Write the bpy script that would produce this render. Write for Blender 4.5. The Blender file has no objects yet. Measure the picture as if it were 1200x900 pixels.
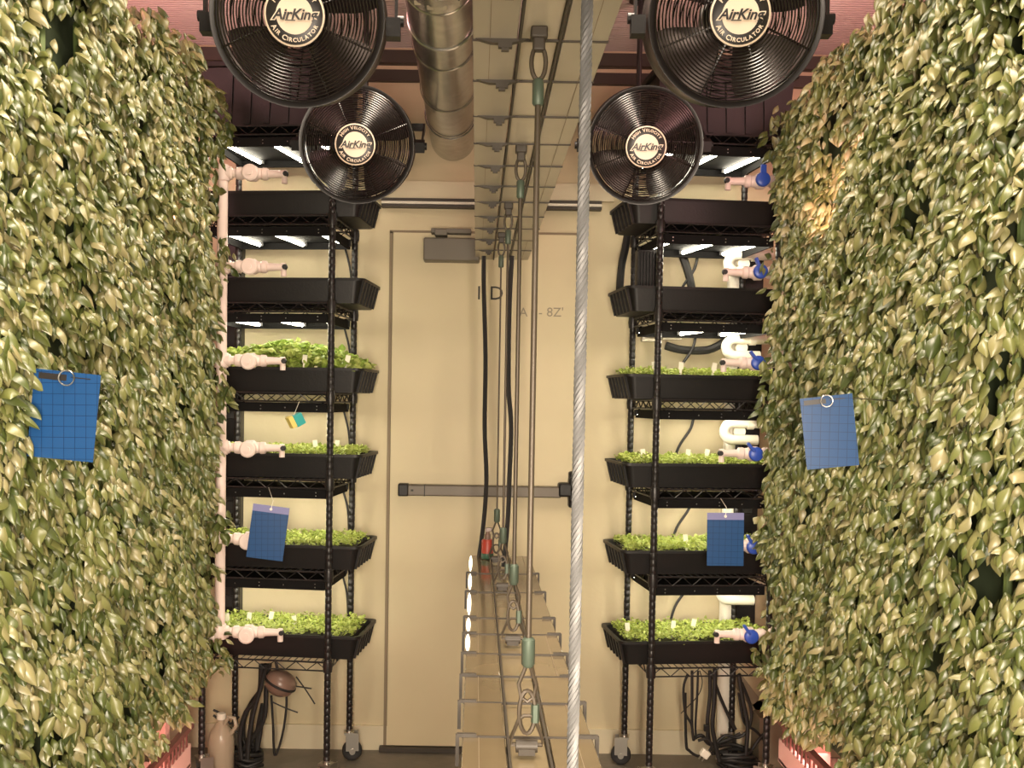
import bpy, math, random
import numpy as np
from mathutils import Vector, Matrix
R = math.radians
random.seed(7); RNG = np.random.default_rng(11)
sc = bpy.context.scene
COL = sc.collection

# ------------------------------------------------------------------ camera
F = 1200.0; PITCH = R(2.0); ROLL = R(0.9); EYE = Vector((0, 0, 1.4375))
PPX = 558.0; PPY = 470.0 + F * math.tan(PITCH)
cam_d = bpy.data.cameras.new('camera'); cam = bpy.data.objects.new('camera', cam_d); COL.objects.link(cam)
cam_d.sensor_width = 36; cam_d.lens = 36 * F / 1200; cam_d.clip_start = .02; cam_d.clip_end = 60
cam_d.shift_x = (600 - PPX) / 1200; cam_d.shift_y = -(450 - PPY) / 1200
CAMR = Matrix.Rotation(R(90) - PITCH, 3, 'X') @ Matrix.Rotation(ROLL, 3, 'Z')
cam.location = EYE; cam.rotation_euler = CAMR.to_euler()
sc.camera = cam
def at(px, py, d):
    v = CAMR @ Vector(((px - PPX) / F, -(py - PPY) / F, -1))
    return EYE + v * (d / v.y)

# ------------------------------------------------------------------ light
sc.view_settings.view_transform = 'Standard'; sc.view_settings.look = 'None'
sc.view_settings.gamma = 1; sc.view_settings.exposure = 0.0; sc.view_settings.use_curve_mapping = False
w = bpy.data.worlds.new('world'); sc.world = w; w.use_nodes = True
w.node_tree.nodes['Background'].inputs[0].default_value = (1, .86, .66, 1)
w.node_tree.nodes['Background'].inputs[1].default_value = .045
def area(name, loc, target, sx, sy, power, color):
    l = bpy.data.lights.new(name, 'AREA'); l.shape = 'RECTANGLE'; l.size = sx; l.size_y = sy
    l.energy = power; l.color = color
    o = bpy.data.objects.new(name, l); COL.objects.link(o); o.location = loc
    o.rotation_euler = (Vector(target) - Vector(loc)).to_track_quat('-Z', 'Y').to_euler()
    return o
for s in (-1, 1):
    a_ = area('unseen_row_fill', (s * .34 + .05, 1.85, 2.80), (s * .98 + .04, 1.95, 1.15), 2.7, .16, 43, (1, .84, .66)); a_.data.spread = R(120)  # unseen overhead strips added to light the basil walls
    a_ = area('unseen_front_fill', (s * .24 + .05, .22, 1.25), (s * .95 + .04, 2.5, 1.05), .22, .9, 20, (1, .84, .66)); a_.data.spread = R(95)  # unseen frontal fill added to brighten the lower leaves
    area('pink_grow_lamp', (s * 1.35, 2.6, 2.45), (s * 1.15, 2.9, 2.9), .3, 1.6, 26, (1, .5, .48))
    area('pink_trough_lamp', (s * .70, 2.3, .14), (s * 1.3, 2.7, .26), 1.6, .06, 4, (1, .50, .42)).data.spread = R(70)
    area('pink_pan_lamp', (s * 1.12, 2.6, .30), (s * 1.12, 2.6, 0), .10, 1.6, 4.5, (1, .52, .46))

# ------------------------------------------------------------------ materials
def mat(name, col, rough=.5, metal=0, spec=.5, emit=None, es=0, noise=None, nscale=8, bump=0, bscale=40, coat=0, alpha=None, trans=0):
    m = bpy.data.materials.new(name); m.use_nodes = True
    nt = m.node_tree; b = nt.nodes['Principled BSDF']
    b.inputs['Base Color'].default_value = (*col, 1); b.inputs['Roughness'].default_value = rough
    b.inputs['Metallic'].default_value = metal; b.inputs['Specular IOR Level'].default_value = spec
    b.inputs['Coat Weight'].default_value = coat; b.inputs['Transmission Weight'].default_value = trans
    if alpha is not None: b.inputs['Alpha'].default_value = alpha
    if emit:
        b.inputs['Emission Color'].default_value = (*emit, 1); b.inputs['Emission Strength'].default_value = es
    tc = nt.nodes.new('ShaderNodeTexCoord')
    if noise:
        n = nt.nodes.new('ShaderNodeTexNoise'); n.inputs['Scale'].default_value = nscale; n.inputs['Detail'].default_value = 5
        nt.links.new(tc.outputs['Object'], n.inputs['Vector'])
        r = nt.nodes.new('ShaderNodeValToRGB'); r.color_ramp.elements[0].position = .35; r.color_ramp.elements[1].position = .65
        r.color_ramp.elements[0].color = (*noise, 1); r.color_ramp.elements[1].color = (*col, 1)
        nt.links.new(n.outputs['Fac'], r.inputs['Fac']); nt.links.new(r.outputs['Color'], b.inputs['Base Color'])
    if bump:
        n = nt.nodes.new('ShaderNodeTexNoise'); n.inputs['Scale'].default_value = bscale
        nt.links.new(tc.outputs['Object'], n.inputs['Vector'])
        bp = nt.nodes.new('ShaderNodeBump'); bp.inputs['Strength'].default_value = bump; bp.inputs['Distance'].default_value = .01
        nt.links.new(n.outputs['Fac'], bp.inputs['Height']); nt.links.new(bp.outputs['Normal'], b.inputs['Normal'])
    return m
def leaf_mat(name, cols, rough=.38, spec=.6, transl=.12):
    m = bpy.data.materials.new(name); m.use_nodes = True; nt = m.node_tree; b = nt.nodes['Principled BSDF']
    g = nt.nodes.new('ShaderNodeNewGeometry'); r = nt.nodes.new('ShaderNodeValToRGB')
    e = r.color_ramp.elements
    e[0].color = (*cols[0], 1); e[1].color = (*cols[-1], 1)
    for i, c in enumerate(cols[1:-1]):
        k = e.new((i + 1) / (len(cols) - 1)); k.color = (*c, 1)
    nt.links.new(g.outputs['Random Per Island'], r.inputs['Fac'])
    nt.links.new(r.outputs['Color'], b.inputs['Base Color'])
    b.inputs['Roughness'].default_value = rough; b.inputs['Specular IOR Level'].default_value = spec
    t = nt.nodes.new('ShaderNodeBsdfTranslucent'); nt.links.new(r.outputs['Color'], t.inputs['Color'])
    mx = nt.nodes.new('ShaderNodeMixShader'); mx.inputs[0].default_value = transl
    nt.links.new(b.outputs[0], mx.inputs[1]); nt.links.new(t.outputs[0], mx.inputs[2])
    nt.links.new(mx.outputs[0], nt.nodes['Material Output'].inputs['Surface'])
    return m
M = dict(
    wall=mat('cream_wall_paint', (.66, .57, .37), .6, noise=(.62, .53, .34), nscale=3, bump=.06),
    door=mat('cream_door_paint', (.67, .575, .37), .5, noise=(.63, .54, .34), nscale=2),
    floor=mat('concrete', (.22, .19, .15), .6, noise=(.16, .14, .11), nscale=6, bump=.2),
    ceil=mat('ribbed_metal_ceiling', (.6, .5, .46), .5, metal=.0),
    frame=mat('door_frame_paint', (.70, .62, .44), .5),
    black=mat('black_plastic', (.009, .008, .008), .45, spec=.35, bump=.05, bscale=120),
    hood=mat('matt_black_hood', (.008, .0075, .0075), .8, spec=.15),
    blackm=mat('black_powder_coat', (.014, .012, .012), .35, bump=.1, bscale=200),
    gloss=mat('glossy_black_paint', (.012, .009, .009), .35),
    wire=mat('dark_guard_wire', (.010, .007, .007), .2, spec=.8),
    blade=mat('grey_fan_blade', (.055, .04, .038), .35, metal=.5),
    rubber=mat('black_rubber', (.012, .011, .011), .55),
    steel=mat('brushed_steel', (.52, .50, .46), .33, metal=1),
    boxgrey=mat('pale_grey_box', (.42, .37, .29), .5),
    bar=mat('satin_steel_bar', (.125, .105, .082), .45, metal=.2),
    galv=mat('galvanised_steel', (.56, .56, .55), .27, metal=1, noise=(.45, .45, .44), nscale=30),
    rope=mat('braided_steel_rope', (.17, .17, .17), .5, metal=.2),
    cable=mat('dark_wire_rope', (.075, .058, .04), .45, metal=.3),
    sleeve=mat('green_copper_sleeve', (.085, .115, .085), .5, metal=.3),
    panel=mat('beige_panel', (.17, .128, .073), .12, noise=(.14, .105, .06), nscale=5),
    upanel=mat('lightened_beige_panel', (.42, .375, .29), .3, noise=(.38, .335, .25), nscale=5),  # lower panels' beige, lightened to stand in for light on the underside
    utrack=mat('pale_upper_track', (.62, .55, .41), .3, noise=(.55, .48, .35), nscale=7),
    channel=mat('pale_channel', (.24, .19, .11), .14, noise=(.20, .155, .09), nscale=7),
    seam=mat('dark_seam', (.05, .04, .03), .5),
    pvc=mat('white_pvc', (.86, .70, .64), .35),
    white=mat('white_plastic', (.82, .77, .66), .4),
    blue=mat('blue_plastic', (.03, .08, .45), .35),
    tube=mat('led_tube', (1, 1, .95), .4, emit=(1, .92, .72), es=44),
    strip=mat('emissive_strip', (1, 1, .95), .4, emit=(1, .88, .66), es=3),
    cream=mat('cream_badge', (.85, .70, .55), .35),
    badgeblack=mat('badge_black', (.02, .017, .017), .35),
    letters=mat('black_letters', (.03, .028, .025), .6),
    faint=mat('tan_letters', (.30, .26, .19), .6),
    soil=mat('dark_soil', (.03, .022, .015), .9, bump=.6, bscale=60),
    leaf=leaf_mat('basil_leaf', [(.05, .075, .015), (.105, .13, .028), (.17, .185, .05), (.24, .235, .085), (.33, .29, .14)], .40, 1.0, .08),
    micro=leaf_mat('seedling_leaf', [(.30, .39, .07), (.44, .52, .12), (.55, .60, .18)], .5, .4, .3),
    bigseed=leaf_mat('leafy_seedling', [(.22, .34, .05), (.38, .48, .10), (.52, .58, .17)], .45, .4, .25),
    stem=mat('green_stem', (.12, .17, .05), .6),
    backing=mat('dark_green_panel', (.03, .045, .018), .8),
    trough=mat('pink_lit_metal', (.72, .46, .40), .5),  # glow of the pink lamps put into the base colour
    rail=mat('dark_red_rail', (.16, .06, .05), .4),
    red=mat('red_plastic', (.38, .05, .03), .4), green=mat('dark_green_plastic', (.03, .09, .05), .4),
    brown=mat('brown_plastic', (.20, .125, .095), .3),
    jug=mat('cloudy_plastic', (.45, .36, .26), .3),
    card=mat('tan_cardboard', (.27, .22, .15), .8),
    teal=mat('teal_plastic', (.05, .42, .42), .4), yellow=mat('yellow_plastic', (.85, .68, .2), .4),
    gasket=mat('brown_gasket', (.26, .20, .13), .7),
    grey=mat('grey_metal_box', (.16, .14, .11), .45),
    cardhead=mat('lilac_card_header', (.20, .20, .42), .4),
    stake=mat('white_stake', (.85, .82, .68), .5),
)
def card_mat(name, base, line):
    m = mat(name, base, .32, spec=.6); nt = m.node_tree; b = nt.nodes['Principled BSDF']; b.inputs['Specular IOR Level'].default_value = .3
    tc = nt.nodes.new('ShaderNodeTexCoord'); br = nt.nodes.new('ShaderNodeTexBrick'); mp = nt.nodes.new('ShaderNodeMapping')
    mp.inputs['Rotation'].default_value = (R(90), 0, 0)
    br.offset = 0; br.inputs['Scale'].default_value = 1; br.inputs['Brick Width'].default_value = .021; br.inputs['Row Height'].default_value = .021
    br.inputs['Mortar Size'].default_value = .0006; br.inputs['Mortar Smooth'].default_value = .3
    br.inputs['Color1'].default_value = (*base, 1); br.inputs['Color2'].default_value = (*base, 1); br.inputs['Mortar'].default_value = (*line, 1)
    nt.links.new(tc.outputs['Object'], mp.inputs[0]); nt.links.new(mp.outputs[0], br.inputs['Vector']); nt.links.new(br.outputs['Color'], b.inputs['Base Color'])
    return m
M['sticky'] = card_mat('blue_sticky_film', (.012, .066, .20), (.005, .024, .085))

# ------------------------------------------------------------------ mesh builder
class MB:
    def __init__(s, T=None): s.v = []; s.f = []; s.T = T or Matrix.Identity(4)
    def add(s, vs, fs, T=None):
        k = len(s.v); A = s.T @ T if T is not None else s.T
        s.v += [A @ Vector(p) for p in vs]; s.f += [tuple(i + k for i in f) for f in fs]; return s
    def box(s, c, d, T=None, rz=0, taper=None):
        x, y, z = d[0] / 2, d[1] / 2, d[2] / 2
        A = Matrix.Translation(c) @ Matrix.Rotation(rz, 4, 'Z')
        if T is not None: A = T @ A
        t = taper or (1, 1)
        vs = [(-x, -y, -z), (x, -y, -z), (x, y, -z), (-x, y, -z), (-x * t[0], -y * t[1], z), (x * t[0], -y * t[1], z), (x * t[0], y * t[1], z), (-x * t[0], y * t[1], z)]
        return s.add(vs, [(3, 2, 1, 0), (4, 5, 6, 7), (0, 1, 5, 4), (1, 2, 6, 5), (2, 3, 7, 6), (3, 0, 4, 7)], A)
    def bar(s, p, q, wx, wy, T=None):
        p = Vector(p); q = Vector(q); d = q - p
        up = Vector((0, 0, 1)) if abs(d.normalized().z) < .95 else Vector((0, 1, 0))
        x = d.cross(up).normalized() * wx / 2; y = x.cross(d).normalized() * wy / 2
        vs = [p - x - y, p + x - y, p + x + y, p - x + y, q - x - y, q + x - y, q + x + y, q - x + y]
        return s.add(vs, [(3, 2, 1, 0), (4, 5, 6, 7), (0, 1, 5, 4), (1, 2, 6, 5), (2, 3, 7, 6), (3, 0, 4, 7)], T)
    def tube(s, pts, r, n=8, T=None, closed=False, caps=True):
        pts = [Vector(p) for p in pts]; m = len(pts); rr = r if isinstance(r, (list, tuple)) else [r] * m
        vs = []; fs = []; prev = None
        for i, p in enumerate(pts):
            a = pts[(i - 1) % m] if (i > 0 or closed) else p; b = pts[(i + 1) % m] if (i < m - 1 or closed) else p
            d = (b - a)
            if d.length < 1e-9: d = Vector((0, 0, 1))
            d.normalize()
            if prev is None:
                u = d.orthogonal().normalized()
            else:
                u = prev - d * prev.dot(d)
                u = u.normalized() if u.length > 1e-6 else d.orthogonal().normalized()
            prev = u; v = d.cross(u)
            for k in range(n):
                t = 2 * math.pi * k / n; vs.append(p + (u * math.cos(t) + v * math.sin(t)) * rr[i])
        for i in range(m if closed else m - 1):
            j = (i + 1) % m
            for k in range(n): fs.append((i * n + k, i * n + (k + 1) % n, j * n + (k + 1) % n, j * n + k))
        if caps and not closed:
            fs.append(tuple(reversed(range(n)))); fs.append(tuple((m - 1) * n + k for k in range(n)))
        return s.add(vs, fs, T)
    def ring(s, c, R_, r, axis='Y', n=32, k=6, T=None, sx=1, sz=1):
        pts = []
        for i in range(n):
            t = 2 * math.pi * i / n; a, b = R_ * math.cos(t) * sx, R_ * math.sin(t) * sz
            pts.append(Vector(c) + (Vector((a, 0, b)) if axis == 'Y' else Vector((a, b, 0)) if axis == 'Z' else Vector((0, a, b))))
        return s.tube(pts, r, k, T, closed=True)
    def lathe(s, prof, n=24, T=None, axis='Z', caps=True):
        # prof: (radius, along)
        vs = []; fs = []
        for r, z in prof:
            for k in range(n):
                t = 2 * math.pi * k / n; a, b = r * math.cos(t), r * math.sin(t)
                vs.append((a, b, z) if axis == 'Z' else (a, z, b) if axis == 'Y' else (z, a, b))
        for i in range(len(prof) - 1):
            for k in range(n): fs.append((i * n + k, i * n + (k + 1) % n, (i + 1) * n + (k + 1) % n, (i + 1) * n + k))
        if caps:
            fs.append(tuple(reversed(range(n)))); fs.append(tuple((len(prof) - 1) * n + k for k in range(n)))
        return s.add(vs, fs, T)
    def build(s, name, m, parent=None, angle=38, bevel=0):
        me = bpy.data.meshes.new(name)
        off = ROOTLOC.get(parent.name, Vector()) if parent else Vector(sum((Vector(v) for v in s.v), Vector()) / max(1, len(s.v)))
        me.from_pydata([tuple(v - off) for v in s.v], [], s.f)
        me.polygons.foreach_set('use_smooth', [True] * len(s.f)); me.set_sharp_from_angle(angle=R(angle))
        me.materials.append(m); o = bpy.data.objects.new(name, me); COL.objects.link(o)
        if parent: o.parent = parent; ROOTLOC[o.name] = off
        else: o.location = off; ROOTLOC[o.name] = off
        if bevel:
            b = o.modifiers.new('bevel', 'BEVEL'); b.width = bevel; b.segments = 2; b.limit_method = 'ANGLE'
        return o
ROOTLOC = {}
def tag(o, label=None, cat=None, group=None, kind=None):
    if label: o['label'] = label
    if cat: o['category'] = cat
    if group: o['group'] = group
    if kind: o['kind'] = kind
    return o
def thing(name, loc, label, cat, group=None):
    o = bpy.data.objects.new(name, None); o.empty_display_size = .05; COL.objects.link(o); o.location = Vector(loc)
    ROOTLOC[o.name] = Vector(loc); return tag(o, label, cat, group)
def struct(name, mb, m, label=None, **k):
    o = mb.build(name, m, **k); o['kind'] = 'structure'
    if label: o['label'] = label
    return o
_tx = {}
def text_geo(body, size, shear=0, offset=0, extrude=.0004):
    key = (body, size, shear, offset)
    if key not in _tx:
        cu = bpy.data.curves.new('t', 'FONT'); cu.body = body; cu.size = size; cu.shear = shear; cu.offset = offset; cu.extrude = extrude
        cu.align_x = 'CENTER'; cu.align_y = 'CENTER'; cu.resolution_u = 3
        o = bpy.data.objects.new('t', cu); COL.objects.link(o)
        dg = bpy.context.evaluated_depsgraph_get(); me = bpy.data.meshes.new_from_object(o.evaluated_get(dg))
        _tx[key] = ([tuple(v.co) for v in me.vertices], [tuple(p.vertices) for p in me.polygons])
        bpy.data.objects.remove(o); bpy.data.meshes.remove(me)
    return _tx[key]
XZ = Matrix.Rotation(R(90), 4, 'X')        # text from XY plane to XZ plane facing -Y

# ------------------------------------------------------------------ room
BY = 4.167; CZ = 2.85
struct('floor', MB().box((0, 1.5, -.05), (4.2, 6.0, .1)), M['floor'], 'dark concrete floor')
struct('wall_back', MB().box((0, BY + .06, CZ / 2), (4.2, .12, CZ)), M['wall'], 'cream painted back wall')
struct('wall_left', MB().box((-1.85, 1.5, CZ / 2), (.12, 6, CZ)), M['wall'])
struct('wall_right', MB().box((1.85, 1.5, CZ / 2), (.12, 6, CZ)), M['wall'])
mb = MB(); vs = []; fs = []; y = -1.0
prof = []
while y < BY:
    prof += [(y, CZ), (y + .010, CZ), (y + .012, CZ + .005), (y + .018, CZ + .005), (y + .020, CZ)]; y += .020
for (yy, zz) in prof: vs += [(-1.9, yy, zz), (1.9, yy, zz)]
for i in range(len(prof) - 1): fs.append((2 * i, 2 * i + 1, 2 * i + 3, 2 * i + 2))
mb.add(vs, fs).box((0, 1.5, CZ + .06), (4.0, 6, .1))
struct('ceiling', mb, M['ceil'], 'ribbed metal ceiling')
mb = MB()
for px0, px1, y0, y1 in ((455, 475, 60, 75), (455, 475, 84, 96)): pass
struct('trim_1', MB().box((0, BY - .02, CZ - .045), (3.5, .04, .05)), M['seam'], 'dark band where the ceiling meets the back wall')
struct('trim_2', MB().box((.1, BY - .012, 2.735), (3.4, .024, .045)), M['seam'], 'dark slot trim high on the back wall')
struct('baseboard_back', MB().box((0, BY - .006, .05), (3.5, .012, .1)), M['frame'])

# door: frame, leaf, closer, panic bar
a = at(460, 272, BY); b = at(686, 272, BY); top = a.z; dx0, dx1 = a.x, b.x; dcx = (dx0 + dx1) / 2; dw = dx1 - dx0
door = MB().box((dcx, BY - .012, top / 2 + .01), (dw - .012, .024, top - .03)).build('door_1', M['door']); tag(door, 'cream metal exit door with a steel push bar', kind='structure')
door['label'] = 'cream painted exit door with a steel push bar and closer'
ROOTLOC[door.name] = door.location.copy()
mb = MB()
for x in (dx0 - .004, dx1 + .004): mb.box((x, BY - .007, top / 2), (.012, .014, top))
mb.box((dcx, BY - .007, top), (dw + .02, .014, .012)); mb.build('door_gasket', M['gasket'], door)
c0 = at(497, 280, BY - .05); c1 = at(562, 308, BY - .05)
cl = MB().box(((c0.x + c1.x) / 2, BY - .06, (c0.z + c1.z) / 2), (c1.x - c0.x, .07, c0.z - c1.z)).build('door_closer', M['grey'], door, bevel=.006)
p = at(520, 275, BY - .05); MB().box((p.x + .03, BY - .05, p.z + .012), (.16, .05, .02)).box((p.x - .01, BY - .06, p.z + .004), (.05, .06, .025)).build('closer_arm', M['grey'], cl, bevel=.003)
p0 = at(478, 574, BY - .06); p1 = at(657, 575, BY - .06); hb = 12.5 / 288
pb = MB().box(((p0.x + p1.x) / 2, BY - .055, p0.z), (p1.x - p0.x, .05, hb)).build('panic_bar', M['bar'], door, bevel=.004)
MB().box((p0.x - .018, BY - .05, p0.z), (.042, .06, hb + .006)).build('end_cap', M['black'], pb, bevel=.005)
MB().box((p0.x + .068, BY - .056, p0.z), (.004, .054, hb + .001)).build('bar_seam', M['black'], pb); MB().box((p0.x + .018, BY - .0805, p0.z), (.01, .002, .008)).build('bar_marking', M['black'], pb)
pe = at(667, 574, BY - .06)
MB().box((pe.x - .012, BY - .05, pe.z), (.065, .07, .055)).box((pe.x + .022, BY - .05, pe.z), (.05, .07, .10)).box((pe.x + .018, BY - .045, pe.z), (.04, .06, .145), taper=(1, 1)).build('latch_housing', M['black'], pb, bevel=.008)
# dark and pale lettering on the door face
T = Matrix.Translation((at(573, 345, BY - .025).x, BY - .0255, at(573, 345, BY).z)) @ XZ
mb = MB().add(*text_geo('1 D', .078), T=T); mb.build('door_lettering', M['letters'], door)
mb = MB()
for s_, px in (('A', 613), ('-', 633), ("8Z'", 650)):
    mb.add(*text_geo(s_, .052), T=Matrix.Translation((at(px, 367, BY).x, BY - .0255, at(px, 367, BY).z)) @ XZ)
mb.build('pale_lettering', M['faint'], door)
# threshold line and head strip
struct('trim_3', MB().box((dcx, BY - .02, .012), (dw + .05, .05, .018)), M['seam'], 'dark threshold strip below the door')
h0 = at(448, 239, BY); h1 = at(704, 240, BY)
mb = MB().box(((h0.x + h1.x) / 2, BY - .02, h0.z + .012), (h1.x - h0.x, .04, .012)).box(((h0.x + h1.x) / 2, BY - .02, h0.z - .012), (h1.x - h0.x, .04, .010))
struct('trim_4', mb, M['seam'], 'black gap strip above the door')
struct('trim_5', MB().box(((h0.x + h1.x) / 2, BY - .02, h0.z), (h1.x - h0.x, .045, .010)), M['white'], 'pale strip between the black gaps above the door')
struct('trim_6', MB().box(((h0.x + h1.x) / 2, BY - .01, h0.z + .055), (h1.x - h0.x + .1, .02, .07)), M['frame'], 'cream header board above the door')

# ------------------------------------------------------------------ leaves
def leaf_template(nu=7, nv=5, theta0=0., dtheta=80., wid=.34, cup=.4):
    # local frame: x = side, y = outward, z = up ; unit length
    ts = np.linspace(0, 1, nu); prof = np.interp(ts, [0, .08, .2, .35, .5, .65, .8, .92, 1], [.10, .42, .80, .99, 1, .88, .62, .30, .02]) * wid
    v = []; p = np.array([0., 0.]); last = 0
    for i, t in enumerate(ts):
        if i: p = p + np.array([math.cos(th), -math.sin(th)]) * (t - last)
        th = R(theta0 + dtheta * t); last = t
        nrm = np.array([math.sin(th), math.cos(th)])      # outer normal in (y,z)
        for k in np.linspace(-1, 1, nv):
            q = p - nrm * (cup * prof[i] * abs(k) ** 2) - nrm * (.10 * wid * (1 - min(1, abs(k) * 3)) * (1 if 0 < i < nu - 1 else 0))
            v.append((k * prof[i], q[0], q[1]))
    f = []
    for i in range(nu - 1):
        for k in range(nv - 1):
            a_ = i * nv + k; f.append((a_, a_ + 1, a_ + nv + 1, a_ + nv))
    return np.array(v), np.array(f)
def scatter(name, m, tmpls, pos, yaw, tilt, roll, size, wscale, parent=None):
    """one mesh of many leaves; tmpls list of (v,f)"""
    VV = []; FF = []; base = 0; n = len(pos); pick = RNG.integers(0, len(tmpls), n)
    for ti, (tv, tf) in enumerate(tmpls):
        ix = np.where(pick == ti)[0]
        if len(ix) == 0: continue
        k = len(ix); v = np.repeat(tv[None], k, 0).copy(); v[:, :, 0] *= wscale[ix][:, None]; v *= size[ix][:, None, None]
        def rot(v, ang, i, j):
            c, s_ = np.cos(ang)[:, None], np.sin(ang)[:, None]; a_, b_ = v[:, :, i].copy(), v[:, :, j].copy()
            v[:, :, i] = a_ * c - b_ * s_; v[:, :, j] = a_ * s_ + b_ * c
        rot(v, roll[ix], 0, 2); rot(v, tilt[ix], 1, 2); rot(v, yaw[ix], 0, 1)
        v += pos[ix][:, None, :]
        VV.append(v.reshape(-1, 3)); ff = (tf[None] + (np.arange(k) * len(tv))[:, None, None] + base).reshape(-1, 4); FF.append(ff); base += k * len(tv)
    V = np.concatenate(VV); Fc = np.concatenate(FF)
    off = np.array(ROOTLOC[parent.name]) if parent else V.mean(0)
    V = V - off
    me = bpy.data.meshes.new(name); me.vertices.add(len(V)); me.vertices.foreach_set('co', V.astype(np.float32).ravel())
    me.loops.add(len(Fc) * 4); me.loops.foreach_set('vertex_index', Fc.astype(np.int32).ravel())
    me.polygons.add(len(Fc)); me.polygons.foreach_set('loop_start', np.arange(0, len(Fc) * 4, 4, dtype=np.int32)); me.polygons.foreach_set('loop_total', np.full(len(Fc), 4, dtype=np.int32))
    me.polygons.foreach_set('use_smooth', np.ones(len(Fc), dtype=bool)); me.update(calc_edges=True); me.validate()
    me.materials.append(m); o = bpy.data.objects.new(name, me); COL.objects.link(o)
    if parent: o.parent = parent
    else: o.location = off
    ROOTLOC[o.name] = Vector(off)
    return o
TM = [leaf_template(theta0=t0, dtheta=dt, wid=wd, cup=cp) for t0, dt, wd, cp in
      ((35, 68, .29, .9), (50, 58, .25, 1.0), (58, 50, .28, .9), (70, 30, .24, 1.2), (15, 85, .29, .9), (62, 55, .23, 1.2))]
TMR = [leaf_template(5, 5, a_, b_, .42, .5) for a_, b_ in ((-10, 50), (10, 45), (30, 40))]
TMS = [leaf_template(3, 3, a_, b_, .42, .25) for a_, b_ in ((-20, 40), (-40, 50), (0, 30))]

def lump(d, z, s):   # gentle unevenness of the hedge face
    return .022 * np.sin(d * 9.1 + s * 2 + 1.3 * np.sin(z * 3.3)) + .016 * np.sin(z * 11 + d * 6 + s) + .014 * np.sin(d * 23 + z * 2.2)
D0, D1 = .75, 3.5
def plant_wall(side):
    xs = (-.836 if side < 0 else .960); out = -side
    zb = .435 if side < 0 else .405
    def ztop(d): return 2.50 + 0 * d if side < 0 else 2.45 + (D1 - d) * .07
    root = thing('plant_wall', (side * 1.05, 2.3, zb), ('tall hedge-like wall of basil growing on the left of the aisle' if side < 0 else
                 'tall hedge-like wall of basil growing on the right of the aisle'), 'plant wall')
    K = 3300; PER = 11; N = K * PER
    cd = D0 + (D1 - D0) * RNG.random(K) ** .92; cz = RNG.random(K); cx = RNG.random(K) * .045
    q = np.repeat(np.arange(K), PER); od = RNG.normal(0, .019, N); oz = RNG.normal(0, .022, N)
    d = np.clip(cd[q] + od, D0, D1 + .01); zt = ztop(d) + .025 * np.sin(d * 31) + .02 * np.sin(d * 13)
    z = np.minimum(zb + (zt - zb) * cz[q] + oz, zt)
    low = .04 * np.sin(d * 17 + 1) + .02 * np.sin(d * 41)
    z = np.maximum(z, zb + .05 + low)
    depth = cx[q] + 18 * (od ** 2 + oz ** 2) + RNG.random(N) * .02          # every plant is a small dome of leaves
    x = xs - out * (.075 + np.minimum(depth, .085) - .042) + out * lump(d, z, side)
    edge = np.clip((d - (D1 - .12)) / .12, 0, 1); x = x - out * edge ** 2 * .015
    et = np.clip((z - (zt - .10)) / .10, 0, 1); x = x - out * et ** 2 * .03
    pos = np.stack([x, d, z], 1)
    base = R(-90) if out > 0 else R(90)       # local +Y (outward) to world +-X
    yaw = base + RNG.normal(0, .62, N) + (-.45 if out > 0 else .45)    # leaves lean a little towards the aisle mouth
    tilt = RNG.normal(-.05, .28, N); roll = RNG.normal(0, .26, N)
    size = np.clip(RNG.normal(.041, .009, N), .02, .066); big = RNG.random(N) < .02; size[big] *= 1.4
    fo = scatter('foliage', M['leaf'], TM, pos, yaw, tilt, roll, size, RNG.uniform(.8, 1.2, N), root); fo['kind'] = 'stuff'
    # loose sprigs at the far end
    K = 420; z2 = zb + .05 + (ztop(D1) - zb - .05) * RNG.random(K)
    pos = np.stack([xs - out * (.05 + .08 * RNG.random(K)) + out * .05 * np.maximum(0, np.sin(z2 * 14)), D1 - .02 + .05 * RNG.random(K), z2], 1)
    fo = scatter('sprig', M['leaf'], TM, pos, R(0) + RNG.normal(-.6 * out, .8, K), RNG.normal(0, .4, K), RNG.normal(0, .5, K), RNG.uniform(.03, .06, K), np.ones(K), root); fo['kind'] = 'stuff'
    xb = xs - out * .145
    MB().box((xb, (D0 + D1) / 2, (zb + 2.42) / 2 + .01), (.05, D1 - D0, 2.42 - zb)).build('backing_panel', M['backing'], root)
    for k in range(14):
        yy = D0 + .1 + k * (D1 - D0 - .2) / 13; MB().tube([(xb + out * .045, yy, zb + .01), (xb + out * .035, yy, 2.3)], .009, 6).build('stem', M['stem'], root)
    for yy in (D0 + .15, 2.1, D1 - .15): MB().box((xb - out * .05, yy, 1.25), (.05, .05, 2.5)).build('support_post', M['trough'], root)
    return root
plant_wall(-1); plant_wall(1)

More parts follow.
